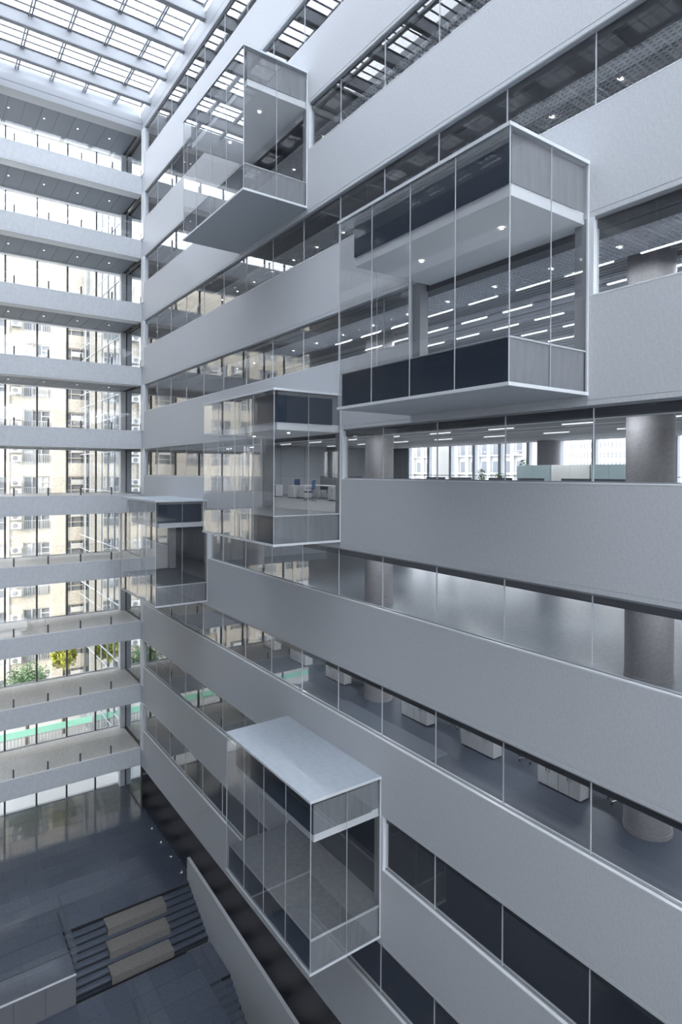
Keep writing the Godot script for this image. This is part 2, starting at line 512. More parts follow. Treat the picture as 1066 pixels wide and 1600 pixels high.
# ---------- roof ----------
func skylight() -> void:
	var r := thing("trim_20", "deep white roof edge beam running round the skylight", "roof edge", Vector3(-13, 24, -20), "", true)
	for q in [[Vector3(XW, 24.0, ZL), Vector3(0.0, 24.40, ZL - 0.9)], [Vector3(0.0, 24.0, ZS), Vector3(0.32, 24.40, ZL - 0.9)]]:
		box(r, "fascia", q[0], q[1], M.beam_white, 0.01)
	for q in [[Vector3(XW, 24.44, ZL - 0.015), Vector3(0.0, 24.85, ZL - 0.5)], [Vector3(XW, 24.85, ZL - 0.5), Vector3(0.0, 25.78, ZL - 0.7)], [Vector3(0.015, 24.44, ZS), Vector3(0.32, 25.35, ZL - 0.5)]]:
		box(r, "upstand", q[0], q[1], M.beam_white)
	box(r, "shadow_gap", Vector3(XW, 24.40, ZL - 0.01), Vector3(0.0, 24.44, ZL - 0.6), M.frame_dark)
	box(r, "shadow_gap", Vector3(0.01, 24.40, ZS), Vector3(0.3, 24.44, ZL - 0.6), M.frame_dark)
	var s := thing("ceiling", "glazed skylight on white steel beams over the whole atrium", "skylight", Vector3(-13, 25, -16), "", true)
	var z := -39.05
	while z < ZS:
		box(s, "beam", Vector3(XW, 25.02, z - 0.13), Vector3(0.02, 25.62, z + 0.13), M.beam_white, 0.01)
		box(s, "beam_flange", Vector3(XW, 24.93, z - 0.15), Vector3(0.02, 25.02, z + 0.15), M.frame_grey, 0.01)
		for i in 3:
			box(s, "shade_rod", Vector3(XW, 25.66, z + 0.62 + 0.62 * i), Vector3(0.0, 25.73, z + 0.685 + 0.62 * i), M.frame_dark)
		box(s, "glazing_bar", Vector3(XW, 25.6, z + 0.135), Vector3(0.0, 25.66, z + 0.19), M.frame_dark)
		for i in 8:
			var x1 := 0.28 - 1.9 * i
			box(s, "pane", Vector3(x1 - 1.88, 25.80, z + 0.02), Vector3(x1 - 0.02, 25.815, z + 2.95), M.roof_glass)
		z += 2.97
	for i in 8:
		var x1 := 0.28 - 1.9 * i
		box(s, "pane", Vector3(x1 - 1.88, 25.80, ZL - 0.68), Vector3(x1 - 0.02, 25.815, -39.07), M.roof_glass)
	for i in 3:
		box(s, "shade_rod", Vector3(XW, 25.66, -40.9 + 0.55 * i), Vector3(0.0, 25.73, -40.835 + 0.55 * i), M.frame_dark)
	for i in 7:
		var x1 := -1.62 - 1.9 * i
		for d in [-0.07, 0.07]:
			box(s, "purlin", Vector3(x1 + d - 0.035, 25.5, ZS), Vector3(x1 + d + 0.035, 25.68, ZL - 0.48), M.frame_grey)
	box(s, "purlin", Vector3(-0.16, 25.5, ZS), Vector3(-0.06, 25.68, ZL), M.frame_grey)
	# solid roofs of the buildings round the atrium
	var f := thing("ceiling", "flat roof slabs of the buildings round the atrium", "roof", Vector3(0, 25.4, -20), "", true)
	box(f, "slab", Vector3(0.34, 24.1, ZS), Vector3(17.8, 25.3, -45.3), M.ceiling_grey)
	box(f, "slab", Vector3(XW, 24.12, ZL - 0.92), Vector3(0.33, 25.3, -45.6), M.ceiling_grey)

func unseen_sides() -> void:
	# the west side and the camera's own side close the atrium: a dark glass front and open corridors like those in view
	for k in range(-5, 7):
		var F: float = k * FH
		var o := thing("wall_west", "dark glass front and slab edge of the opposite side, storey %d" % (k + 6), "glass front", Vector3(XW, F - 0.6, -15), "", true)
		box(o, "slab", Vector3(XW - 8.0, F - 0.6, ZS + 6), Vector3(XW - 0.01, F, -45.3), M.concrete_left)
		if k < 6:
			box(o, "glazing", Vector3(XW - 0.14, F, ZS), Vector3(XW - 0.12, F + 3.6, -45.2), M.window_glass)
			box(o, "inner_wall", Vector3(XW - 1.4, F, ZS + 6), Vector3(XW - 1.2, F + 3.6, -45.3), M.west_blind)
			var q := thing("wall_south", "slab-edge band and corridor floor on the camera's side, storey %d" % (k + 6), "slab edge", Vector3(-6.7, F - 1.2, ZS), "", true)
			if k > -5:
				box(q, "panel", Vector3(XW, F - 1.2, ZS), Vector3(0, F, ZS + 0.8), M.concrete_left)
			box(q, "slab", Vector3(XW, F - 0.3, ZS + 0.8), Vector3(0, F, ZS + 4.5), M.pale_stone)
		else:
			box(o, "roof_storey", Vector3(XW - 8.0, F, ZS + 6), Vector3(XW - 1.0, F + 6.0, -45.3), M.frame_grey)

# ---------- plaza ----------
func ground_floor() -> void:
	var G := -21.0
	var f := thing("floor", "dark polished stone floor of the plaza below the left corridors", "floor", Vector3(-5, G - 0.3, -38), "", true)
	box(f, "bed", Vector3(XW, G - 0.4, -45.3), Vector3(17.7, G - 0.02, -31.95), M.black)
	box(f, "bed", Vector3(XW, G - 0.4, -31.95), Vector3(-6.4, G - 0.02, -29.06), M.black)
	box(f, "bed", Vector3(0.02, G - 0.4, -31.95), Vector3(17.7, G - 0.02, ZS), M.black)
	var row := 0
	var z := -45.3
	while z < -31.0:
		var zb := minf(z + 0.95, -31.95)
		if z >= -28.9:
			break
		var x := 0.27 - (0.95 if row % 2 else 0.0)
		var lim := 0.27 if z < -31.9 else -6.4
		while x > XW:
			var xa := minf(x + (0.95 if row % 2 and x > -0.8 else 0.0), lim)
			x -= 1.9
			if row % 2 and xa > 0.2:
				box(f, "tile", Vector3(xa - 0.945, G - 0.03, z + 0.003), Vector3(xa, G, zb - 0.003), M["tile%d" % rng.randi_range(0, 2)])
				xa -= 0.95
			if xa - 1.9 < lim:
				box(f, "tile", Vector3(x + 0.005 + (xa - x - 1.9), G - 0.03, z + 0.003), Vector3(xa, G, zb - 0.003), M["tile%d" % rng.randi_range(0, 2)])
		z += 0.95
		row += 1
		if zb > -31.96:
			break
	z = -31.945
	while z < -29.1:
		var x := -6.42
		while x > -15.0:
			box(f, "tile", Vector3(x - 1.895, G - 0.03, z + 0.003), Vector3(x, G, minf(z + 0.992, -28.99)), M["tile%d" % rng.randi_range(0, 2)])
			x -= 1.9
		z += 0.995
	box(f, "edge_trim", Vector3(-16, G - 0.05, -28.99), Vector3(-6.4, G + 0.012, -28.93), M.white_metal, 0.005)
	var s := thing("floor", "glossy dark stone strip at the foot of the right facade", "floor", Vector3(3, G, -30), "", true)
	box(s, "slab", Vector3(0.28, G - 0.02, -45.2), Vector3(6.0, G + 0.004, -32.3), M.strip_stone)
	box(s, "slab", Vector3(0.28, G - 0.02, -32.3), Vector3(6.0, G + 0.004, ZS), M.strip_stone)
	z = -44.6
	while z < -33.0:
		box(s, "uplight_stud", Vector3(0.25, G, z), Vector3(0.29, G + 0.008, z + 0.04), M.white_paint)
		z += 1.05
	var gw := thing("wall_ground", "dark recessed wall behind the glossy strip under the right facade", "wall", Vector3(6, G, -18), "", true)
	box(gw, "panel", Vector3(6.0, G, ZS), Vector3(6.2, -17.9, -45.2), M.ceiling_grey)
	var sf := thing("ceiling", "dark soffit under the lowest floor of the right facade", "soffit", Vector3(3, -18, -18), "", true)
	box(sf, "slab", Vector3(0.3, -18.0, ZS), Vector3(6.2, -17.9, -45.2), M.bulkhead)
	# retaining parapet
	var pw := thing("wall_plaza", "grey parapet wall beside the plaza stairs, under the right facade", "wall", Vector3(0.1, -24, -20), "", true)
	var st := SurfaceTool.new()
	st.begin(Mesh.PRIMITIVE_TRIANGLES)
	st.set_smooth_group(-1)
	var a := [Vector3(0, -26, -32.25), Vector3(0, -26, ZS), Vector3(0, -21.85, ZS), Vector3(0, -19.81, -32.25)]
	var b := []
	for v in a:
		b.append(v + Vector3(0.16, 0, 0))
	quad(st, a[0], a[1], a[2], a[3])
	quad(st, b[3], b[2], b[1], b[0])
	for i in 4:
		quad(st, a[i], b[i], b[(i + 1) % 4], a[(i + 1) % 4])
	st.generate_normals()
	part(pw, "panel", st.commit(), M.concrete, Vector3.ZERO)
	# flight of steps
	var rw := thing("wall_basement", "retaining walls round the sunken plaza, out of the frame", "wall", Vector3(XW, -27, -18), "", true)
	box(rw, "panel", Vector3(XW - 8.0, -27, ZS + 6), Vector3(XW - 7.8, -20.9, -45.3), M.concrete)
	box(rw, "panel", Vector3(XW - 8.0, -27, ZS + 6), Vector3(17.7, -20.9, ZS + 6.2), M.concrete)
	for i in 14:
		var zz := -43.2 + 1.95 * i
		downlight(Vector3(1.6, -18.01, zz), "downlight in the dark soffit over the glossy strip, %s from the corner" % ORD[i], "soffit downlights over the glossy strip", 4.0, 0.08, 24.0)
	var bd := thing("floor", "ground under the plaza stairs", "ground", Vector3(-5, -27, -20), "", true)
	box(bd, "slab", Vector3(XW - 8.0, -27.2, -45.3), Vector3(17.7, -27.0, ZS + 6), M.black)
	var t := thing("staircase", "dark stone steps leading down from the plaza beside the grey parapet wall", "steps", Vector3(-3.2, -22.4, -30.4))
	var rise := 1.4 / 9.0
	var go := 2.95 / 9.0
	for i in 9:
		var y := G - rise * (i + 1)
		if i < 8:
			box(t, "step", Vector3(-6.4, y - 0.35, -31.93 + go * i), Vector3(-0.004, y, -31.93 + go * (i + 1)), M.tile1, 0.006)
		box(t, "riser_strip", Vector3(-6.4, y + 0.002, -31.926 + go * i), Vector3(-0.004, y + 0.075, -31.915 + go * i), M.black)
	for i in 3:
		var q := thing("stone_bench", ["uppermost", "middle", "lowest"][i] + " of the three long warm grey seat blocks on the dark steps", "bench", Vector3(-3.0, G - rise * (3 * i + 2), -31.5 + 3.0 * go * i), "seat blocks on the steps")
		var x0: float = [-4.5, -4.65, -4.8][i]
		var yt := G - rise * (3 * i + 1)
		var zt := -31.91 + 3.0 * go * i
		part(q, "block", joined([[Vector3(0, 0.003, 0), Vector3(2.95, 0.05, go)], [Vector3(0, 0.003 - rise, go), Vector3(2.95, 0.05, 2.0 * go)], [Vector3(0, 0.003 - 2.0 * rise, 2.0 * go), Vector3(2.95, 0.05, 2.55 * go)]]), M.bench_stone, Vector3(x0, yt, zt))
	# lower plaza
	var l := thing("floor", "dark stone floor of the lower plaza at the foot of the steps", "floor", Vector3(-5, -22.7, -20), "", true)
	z = -28.98
	while z < -14.0:
		var x := -0.02
		while x > -15.0:
			if not (x > -0.9 and z > -27.2):
				box(l, "tile", Vector3(x - 1.06, -22.43, z + 0.003), Vector3(x, -22.4, z + 1.19), M["tile%d" % rng.randi_range(0, 2)])
			x -= 1.066
		z += 1.195
	box(l, "bed", Vector3(XW, -22.8, -28.98), Vector3(-1.07, -22.432, ZS), M.black)
	box(l, "bed", Vector3(-1.07, -22.8, -28.98), Vector3(0.0, -22.432, -26.6), M.black)
	box(l, "bed", Vector3(-1.07, -26.2, -26.6), Vector3(0.0, -26.0, ZS), M.black)
	var pf := thing("wall_terrace", "grey panelled end wall of the upper plaza beside the steps", "wall", Vector3(-11, -22.4, -28.95), "", true)
	for i in 7:
		box(pf, "panel", Vector3(-6.4 - 1.25 * i, -22.4, -28.97), Vector3(-7.64 - 1.25 * i, G - 0.05, -29.05), M.panel_grey, 0.006)
	var u := thing("staircase", "narrow dark stair going down along the grey parapet wall", "steps", Vector3(-0.5, -24, -24))
	for i in 12:
		box(u, "step", Vector3(-1.05, -22.9 - 0.17 * i, -26.6 + 0.3 * i), Vector3(-0.004, -22.57 - 0.17 * i, -26.3 + 0.3 * i), M.tile1, 0.008)
	for q in [["glass balustrade beside the top of the wide steps, on the upper plaza", Vector3(-6.38, G, -33.3), Vector3(-6.365, G + 1.05, -29.0)], ["glass balustrade along the edge of the panelled end wall", Vector3(-15, G, -28.99), Vector3(-6.4, G + 1.05, -29.005)], ["glass balustrade along the narrow stair by the parapet wall", Vector3(-1.10, -22.4, -27.6), Vector3(-1.085, -21.35, -18.0)], ["glass balustrade in the middle of the lower plaza", Vector3(-4.35, -22.4, -27.6), Vector3(-4.335, -21.35, -18.0)]]:
		var gb := thing("glass_balustrade", q[0], "balustrade", Vector3(q[1].x, q[1].y, (q[1].z + q[2].z) * 0.5))
		var qa: Vector3 = q[1]
		var qb: Vector3 = q[2]
		box(gb, "pane", qa, qb, M.rail_glass)
		var along_x := absf(qb.x - qa.x) > absf(qb.z - qa.z)
		if along_x:
			box(gb, "top_rail", Vector3(qa.x, qb.y, qa.z + 0.008), Vector3(qb.x, qb.y + 0.025, qb.z - 0.008), M.frame_dark)
		else:
			box(gb, "top_rail", Vector3(qa.x - 0.012, qb.y, qa.z), Vector3(qb.x + 0.012, qb.y + 0.035, qb.z), M.frame_dark)

# ---------- outside ----------
func outside() -> void:
	var g := thing("ground", "pale paving outside, seen through the corridor glazing", "paving", Vector3(0, -21.3, -80), "", true)
	box(g, "slab", Vector3(-120, -21.5, -45.4), Vector3(220, -21.05, -200), M.paving)
	box(g, "slab", Vector3(17.9, -21.5, 60), Vector3(260, -21.06, -45.4), M.paving)
	box(g, "slab", Vector3(-120, -21.5, ZS + 5), Vector3(17.9, -21.06, 80), M.paving)
	# the wing of mirrored glass beyond the corner
	var w := thing("glass_wing", "mirrored curtain-wall wing beyond the end of the left corridors", "building", Vector3(4, -21, -52))
	for k in range(-5, 6):
		var F: float = k * FH
		box(w, "floor_band", Vector3(0.08, F - 1.15, -45.63), Vector3(0.14, F - 0.05, -59.0), M.mirror_glass)
		for i in 7:
			var z := -45.66 - 1.9 * i
			box(w, "pane", Vector3(0.1, F, z - 0.03), Vector3(0.13, F + 3.0, z - 1.87), M.mirror_glass)
			box(w, "mullion", Vector3(0.03, F - 1.2, z - 0.025), Vector3(0.16, F + 3.0, z + 0.025), M.seal)
		box(w, "transom", Vector3(0.05, F - 0.04, -45.63), Vector3(0.16, F + 0.0, -59.0), M.seal)
		box(w, "transom", Vector3(0.05, F - 1.2, -45.63), Vector3(0.16, F - 1.16, -59.0), M.seal)
	box(w, "core", Vector3(0.16, -21, -45.63), Vector3(17.7, 25.2, -59.0), M.frame_dark)
	tan_block()
	# mint hoarding and fence on the street
	var h := thing("hoarding", "mint green boards on top of the grey street fence outside", "hoarding", Vector3(-12, -19.6, -54))
	for i in 18:
		box(h, "panel", Vector3(0.0 - 1.5 * i, -19.62, -54.0), Vector3(-1.48 - 1.5 * i, -19.1, -54.05), M.mint, 0.01)
	var fe := thing("metal_fence", "low grey metal fence carrying the mint boards", "fence", Vector3(-12, -21, -54))
	for i in 60:
		box(fe, "picket", Vector3(-0.1 - 0.25 * i, -21, -54.0), Vector3(-0.05 - 0.25 * i, -19.63, -54.03), M.frame_grey)
	for y in [-19.7, -20.8]:
		box(fe, "rail", Vector3(-16, y, -53.98), Vector3(-0.02, y + 0.05, -54.04), M.frame_grey)
	tree(Vector3(-4.7, -21, -55.5), 7.2, 2.3, M.leaf, "green round-headed street tree outside the lower left corridor")
	tree(Vector3(-1.75, -21, -56.5), 8.2, 1.45, M.leaf_yellow, "yellow-green street tree outside the lower left corridor")
	# far city seen through the back windows of the eye-level floor
	tower(Vector3(70, -21, -72), 15.2, 40, 6, 2.35, 3.1, "white block with tall paired windows beyond the back office windows", "far_block")
	tower(Vector3(70, -21, -93), 14, 31, 5, 2.35, 3.1, "pale grey block at the left beyond the back office windows", "far_block")
	tower(Vector3(150, -21, -116), 6, 90, 5, 1.2, 2.9, "slender far tower just right of the rear round column", "far_tower")
	tower(Vector3(150, -21, -107.5), 9, 80, 8, 1.1, 2.9, "broad far tower seen above the white storage cabinet", "far_tower")
	tower(Vector3(150, -21, -96.5), 9.5, 90, 8, 1.15, 2.9, "far tower seen left of the near round column", "far_tower")
	tower(Vector3(150, -21, -76), 12, 76, 9, 1.2, 2.9, "far tower seen at the right of the near round column", "far_tower")

func tower(at: Vector3, wide: float, high: float, nx: int, px: float, py: float, label: String, called: String) -> void:
	var t := thing(called, label, "building", at)
	box(t, "body", at + Vector3(0, 0, -wide / 2), at + Vector3(12, high, wide / 2), M.far_wall)
	var big := px > 2.0
	var ny := int((high - 2.0) / py)
	var st := []
	for j in ny:
		for i in nx:
			var z := (i - (nx - 1) * 0.5) * wide / nx
			var y := 1.0 + py * j
			var s := Vector3(0.1, py * 0.62, wide / nx * 0.42)
			if big and j >= 5:
				box(t, "window", at + Vector3(-0.05, y, z - s.z / 2), at + Vector3(0.05, y + s.y, z + s.z / 2), M.far_window)
			else:
				st.append([Vector3(-0.05, y, z - s.z / 2), Vector3(0.05, y + s.y, z + s.z / 2)])
			if big and j >= 5:
				box(t, "sill", at + Vector3(-0.5, y - 0.3, z - wide / nx * 0.4), at + Vector3(0.02, y - 0.05, z + wide / nx * 0.4), M.far_wall)
	if st.size():
		var w := part(t, "windows", joined(st), M.far_window, at)
		w.set_meta("kind", "stuff")
	for i in nx + 1:
		var z := (i - nx * 0.5) * wide / nx
		box(t, "pier", at + Vector3(-0.45, 0, z - wide / nx * 0.14), at + Vector3(0.0, high, z + wide / nx * 0.14), M.far_wall)

func tan_block() -> void:
	var Z := -60.0
	var t := thing("apartment_block", "cream tiled apartment block facing the left corridors outside", "building", Vector3(-14, -21, Z - 5))
	box(t, "wall", Vector3(-34, -21, Z - 12), Vector3(4.0, 22.6, Z - 0.45), M.tan_wall)
	box(t, "parapet", Vector3(-34, 22.6, Z - 12), Vector3(4.0, 22.9, Z - 0.35), M.white_paint, 0.03)
	# a bay is 8.2 m wide: window, cooling strip, balcony window, pier, gridded window
	for bay in 4:
		var X := -8.2 * bay
		for q in [[-5.62, -4.39, 0.25], [-2.16, -0.95, 0.40], [1.18, 1.6, 0.3]]:
			box(t, "pier", Vector3(X + q[0], -21, Z - 0.5), Vector3(X + q[1], 22.5, Z - 0.45 + q[2]), M.tan_pier, 0.02)
			var jt := []
			for j in 44:
				jt.append([Vector3(0, 0.98 * j, 0), Vector3(q[1] - q[0], 0.98 * j + 0.03, 0.004)])
			var jm := part(t, "tile_joints", joined(jt), M.seal, Vector3(X + q[0], -20.9, Z - 0.45 + q[2]))
			jm.set_meta("kind", "stuff")
		for j in 13:
			var y := 14.0 - 2.95 * j
			if y < -20:
				break
			# spandrels
			for q in [[-7.02, -5.62], [-4.39, -2.16], [-0.95, 1.18]]:
				box(t, "spandrel", Vector3(X + q[0], y - 1.15, Z - 0.45), Vector3(X + q[1], y, Z - 0.2), M.tan_wall, 0.01)
			window(t, Vector3(X - 3.275, y, Z), 2.2, 1.78, 0, (j + bay) % 3)
			window(t, Vector3(X + 0.115, y, Z), 2.1, 1.78, 1, (j * 2 + bay) % 3)
			window(t, Vector3(X - 6.32, y, Z), 1.4, 1.78, 2, (j + 1) % 3)
			if bay < 2:
				ac_unit(Vector3(X - 5.0, y + 0.15, Z - 0.01), j, bay, 0)
				ac_unit(Vector3(X - 5.0, y + 0.95, Z - 0.01), j, bay, 1)
		box(t, "spandrel", Vector3(X - 7.02, 15.8, Z - 0.45), Vector3(X + 1.18, 22.5, Z - 0.2), M.tan_wall, 0.01)
		for j in 6:
			box(t, "tile_course", Vector3(X - 7.02, 16.4 + 1.0 * j, Z - 0.3), Vector3(X + 1.18, 17.38 + 1.0 * j, Z - 0.185), M.tan_pier, 0.008)
		box(t, "drain_pipe", Vector3(X - 5.58, -21, Z - 0.2), Vector3(X - 5.5, 16, Z - 0.1), M.white_paint)

func window(t: Node, at: Vector3, w: float, h: float, kind: int, dress: int) -> void:
	var k := "win%d" % kind
	if not meshes.has(k):
		var b := []
		var fr := func(x0: float, x1: float, y0: float, y1: float, d := 0.0) -> void:
			b.append([Vector3(x0, y0, -0.06 + d), Vector3(x1, y1, 0.02 + d)])
		for x in [-w / 2, w / 2 - 0.07]:
			fr.call(x, x + 0.07, 0.0, h)
		for y in [0.0, h - 0.07]:
			fr.call(-w / 2, w / 2, y, y + 0.07)
		if kind == 0:
			for x in [-0.4, 0.35]:
				fr.call(x - 0.03, x + 0.03, 0.0, h)
			fr.call(0.35, w / 2, 1.25, 1.31)
			for i in 15:                       # balustrade
				fr.call(-w / 2 + 0.15 * i, -w / 2 + 0.15 * i + 0.025, 0.0, 0.8, 0.16)
			fr.call(-w / 2, w / 2, 0.8, 0.85, 0.16)
		elif kind == 1:
			for x in [-0.55, 0.6]:
				fr.call(x - 0.035, x + 0.035, 0.0, h)
			fr.call(-w / 2, w / 2, 0.5, 0.57)
			fr.call(-w / 2, w / 2, 1.0, 1.07)
		else:
			fr.call(-0.1, -0.04, 0.0, h)
			fr.call(-w / 2, w / 2, 0.7, 0.76)
		meshes[k] = joined(b)
		meshes[k + "p"] = bmesh(Vector3(w - 0.1, h - 0.1, 0.03))
		meshes[k + "c"] = bmesh(Vector3(w * 0.42, h - 0.2, 0.02))
	var f := part(t, "window", meshes[k], M.white_paint if kind != 1 else M.tan_pier, at + Vector3(0, 0, -0.3))
	part(f, "pane", meshes[k + "p"], M.house_glass, at + Vector3(0, h / 2, -0.38))
	if kind == 1:
		box(f, "ledge_panel", at + Vector3(-0.55, 1.05, -0.36), at + Vector3(0.6, 1.5, -0.24), M.white_paint, 0.01)
	if dress > 0 and kind != 1:
		part(f, "curtain", meshes[k + "c"], M.curtain, at + Vector3((-0.25 if dress == 1 else 0.22) * w, h / 2, -0.355))

func ac_unit(at: Vector3, j: int, bay: int, n: int) -> void:
	var lab := "%s cooling unit, %s pair from the top, %s strip of the cream facade" % [["lower", "upper"][n], ORD[j], ["right", "left"][bay]]
	var t := thing("cooling_unit", lab, "air conditioner", at, "%s cooling units on the cream facade" % ["lower", "upper"][n])
	box(t, "casing", at + Vector3(-0.4, 0, 0), at + Vector3(0.4, 0.58, 0.32), M.white_paint, 0.02)
	if not meshes.has("fan"):
		var c := CylinderMesh.new()
		c.top_radius = 0.2
		c.bottom_radius = 0.22
		c.height = 0.03
		c.radial_segments = 16
		meshes["fan"] = c
	part(t, "fan_grille", meshes["fan"], M.frame_grey, at + Vector3(-0.1, 0.3, 0.33), Vector3(PI / 2, 0, 0))
	box(t, "bracket", at + Vector3(-0.35, -0.06, -0.18), at + Vector3(0.35, 0.0, 0.3), M.frame_grey)

func tree(at: Vector3, high: float, r: float, m: Material, label: String) -> void:
	var t := thing("street_tree", label, "tree", at)
	part(t, "trunk", lathe([Vector2(0.16, 0.0), Vector2(0.11, high * 0.5), Vector2(0.03, high * 0.9)], 8), M.bark, at)
	var st := SurfaceTool.new()
	st.begin(Mesh.PRIMITIVE_TRIANGLES)
	st.set_smooth_group(-1)
	for i in 3200:
		var d := Vector3(rng.randfn(), rng.randfn(), rng.randfn()).normalized() * r * pow(rng.randf(), 0.4)
		d *= 0.75 + 0.25 * sin(d.x * 4.0 + at.x) * cos(d.z * 3.5)
		d.y *= 0.95
		var c := Vector3(0, high - r, 0) + d
		var u := Vector3(rng.randfn(), rng.randfn() * 0.5, rng.randfn()).normalized() * 0.13
		var v := u.cross(Vector3(rng.randfn(), 1.5, rng.randfn())).normalized() * 0.07
		for q in [c - u, c + v, c + u, c - u, c + u, c - v]:
			st.add_vertex(q)
	st.generate_normals()
	var o := part(t, "foliage", st.commit(), m, at)
	o.set_meta("kind", "stuff")

# ---------- the projecting glass bays ----------
func glass_bay(k: int, z0: float) -> void:
	var F: float = k * FH
	var z1 := z0 - BL
	var who: String = {3: "highest projecting glass bay, seen from below", 1: "largest and nearest projecting glass bay at the upper right", 0: "projecting glass bay in the middle of the right facade with office chairs behind", -1: "farthest small projecting glass bay near the left corridors", -3: "lowest projecting glass bay with a broad pale roof"}[k]
	var t := thing("glass_bay", who, "glass bay", Vector3(-BD / 2, F - 0.98, (z0 + z1) / 2), "projecting glass bays")
	var X := -BD
	# roof plate and bottom tray
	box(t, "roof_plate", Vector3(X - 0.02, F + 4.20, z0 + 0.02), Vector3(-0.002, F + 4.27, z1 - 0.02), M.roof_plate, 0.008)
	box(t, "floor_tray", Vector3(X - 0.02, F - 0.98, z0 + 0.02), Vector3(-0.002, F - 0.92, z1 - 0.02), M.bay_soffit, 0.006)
	for q in [[Vector3(X - 0.035, F - 0.975, z0 + 0.035), Vector3(X - 0.021, F - 0.90, z1 - 0.035)], [Vector3(X - 0.021, F - 0.975, z0 + 0.021), Vector3(-0.002, F - 0.90, z0 + 0.035)]]:
		box(t, "bottom_trim", q[0], q[1], M.white_metal)
	for q in [[Vector3(X - 0.035, F + 4.19, z0 + 0.035), Vector3(X - 0.021, F + 4.265, z1 - 0.035)], [Vector3(X - 0.021, F + 4.19, z0 + 0.021), Vector3(-0.002, F + 4.265, z0 + 0.035)]]:
		box(t, "roof_trim", q[0], q[1], M.white_metal)
	# floor block and its linings
	box(t, "floor_block", Vector3(X + 0.10, F - 0.92, z0 - 0.08), Vector3(0.3, F - 0.004, z1 + 0.10), M.floor_polished if k != -1 else M.floor_carpet)
	box(t, "front_lining", Vector3(X + 0.07, F - 0.91, z0 - 0.07), Vector3(X + 0.095, F + 0.0, z1 + 0.07), M.fascia_dark)
	for i in 2:
		box(t, "side_lining", Vector3(X + 0.07 + 1.3 * i, F - 0.91, z0 - 0.05), Vector3(X + 1.36 + 1.24 * i, F + 0.0, z0 - 0.075), M.fascia_grey)
	box(t, "floor_edge_trim", Vector3(X + 0.05, F - 0.0, z0 - 0.02), Vector3(0.0, F + 0.035, z0 - 0.09), M.white_metal, 0.004)
	box(t, "floor_edge_trim", Vector3(X + 0.05, F - 0.0, z0 - 0.09), Vector3(X + 0.1, F + 0.025, z1 + 0.05), M.frame_grey, 0.004)
	# ceiling block
	var zc := z1 + 0.5
	box(t, "ceiling_block", Vector3(X + 0.19, F + 2.9, z0 - 0.12), Vector3(0.3, F + 3.16, zc), M.plaster, 0.006)
	box(t, "front_fascia", Vector3(X + 0.15, F + 3.15, z0 - 0.1), Vector3(X + 0.19, F + 4.08, zc), M.fascia_dark)
	box(t, "side_fascia", Vector3(X + 0.16, F + 3.15, z0 - 0.09), Vector3(-0.3, F + 4.06, z0 - 0.12), M.fascia_grey if k != -1 and k != 0 else M.fascia_dark)
	box(t, "core", Vector3(X + 0.2, F + 3.165, z0 - 0.13), Vector3(0.0, F + 4.195, zc), M.frame_grey)
	# glass
	for i in 4:
		var za := z0 - 0.008 - BL / 4.0 * i
		box(t, "front_pane", Vector3(X, F - 0.9, za - 0.006), Vector3(X + 0.014, F + 4.19, za - BL / 4.0 + 0.006), M.bay_glass)
		if i > 0:
			box(t, "glass_joint", Vector3(X - 0.004, F - 0.9, za - 0.007), Vector3(X + 0.018, F + 4.19, za + 0.007), M.seal)
	for q in [[z0, -1.0], [z1, 1.0]]:
		var zz: float = q[0]
		var d: float = q[1]
		for i in 2:
			box(t, "side_pane", Vector3(X + 0.02 + 1.33 * i, F - 0.9, zz), Vector3(X + 1.338 + 1.33 * i, F + 4.19, zz + d * 0.014), M.bay_glass)
		box(t, "glass_joint", Vector3(X + 1.338, F - 0.9, zz - d * 0.004), Vector3(X + 1.352, F + 4.19, zz + d * 0.018), M.seal)
		box(t, "corner_joint", Vector3(X - 0.006, F - 0.92, zz - 0.008 * 1.0), Vector3(X + 0.014, F + 4.2, zz + 0.012), M.seal)
		box(t, "jamb", Vector3(-0.03, F - 0.95, zz - d * 0.02), Vector3(0.02, F + 4.22, zz + d * 0.03), M.white_metal)
		box(t, "post", Vector3(0.03, F, zz + d * 0.03), Vector3(0.36, F + 3.0, zz + d * 0.36), M.frame_grey, 0.006)
	for i in 2:
		downlight(Vector3(-1.37, F + 2.878, z0 - 1.31 - 2.68 * i), ["nearer", "farther"][i] + " ceiling downlight in the " + {3: "highest glass bay", 1: "largest glass bay", 0: "middle glass bay", -1: "farthest glass bay", -3: "lowest glass bay"}[k], "glass bay downlights", 1.2, 0.07)

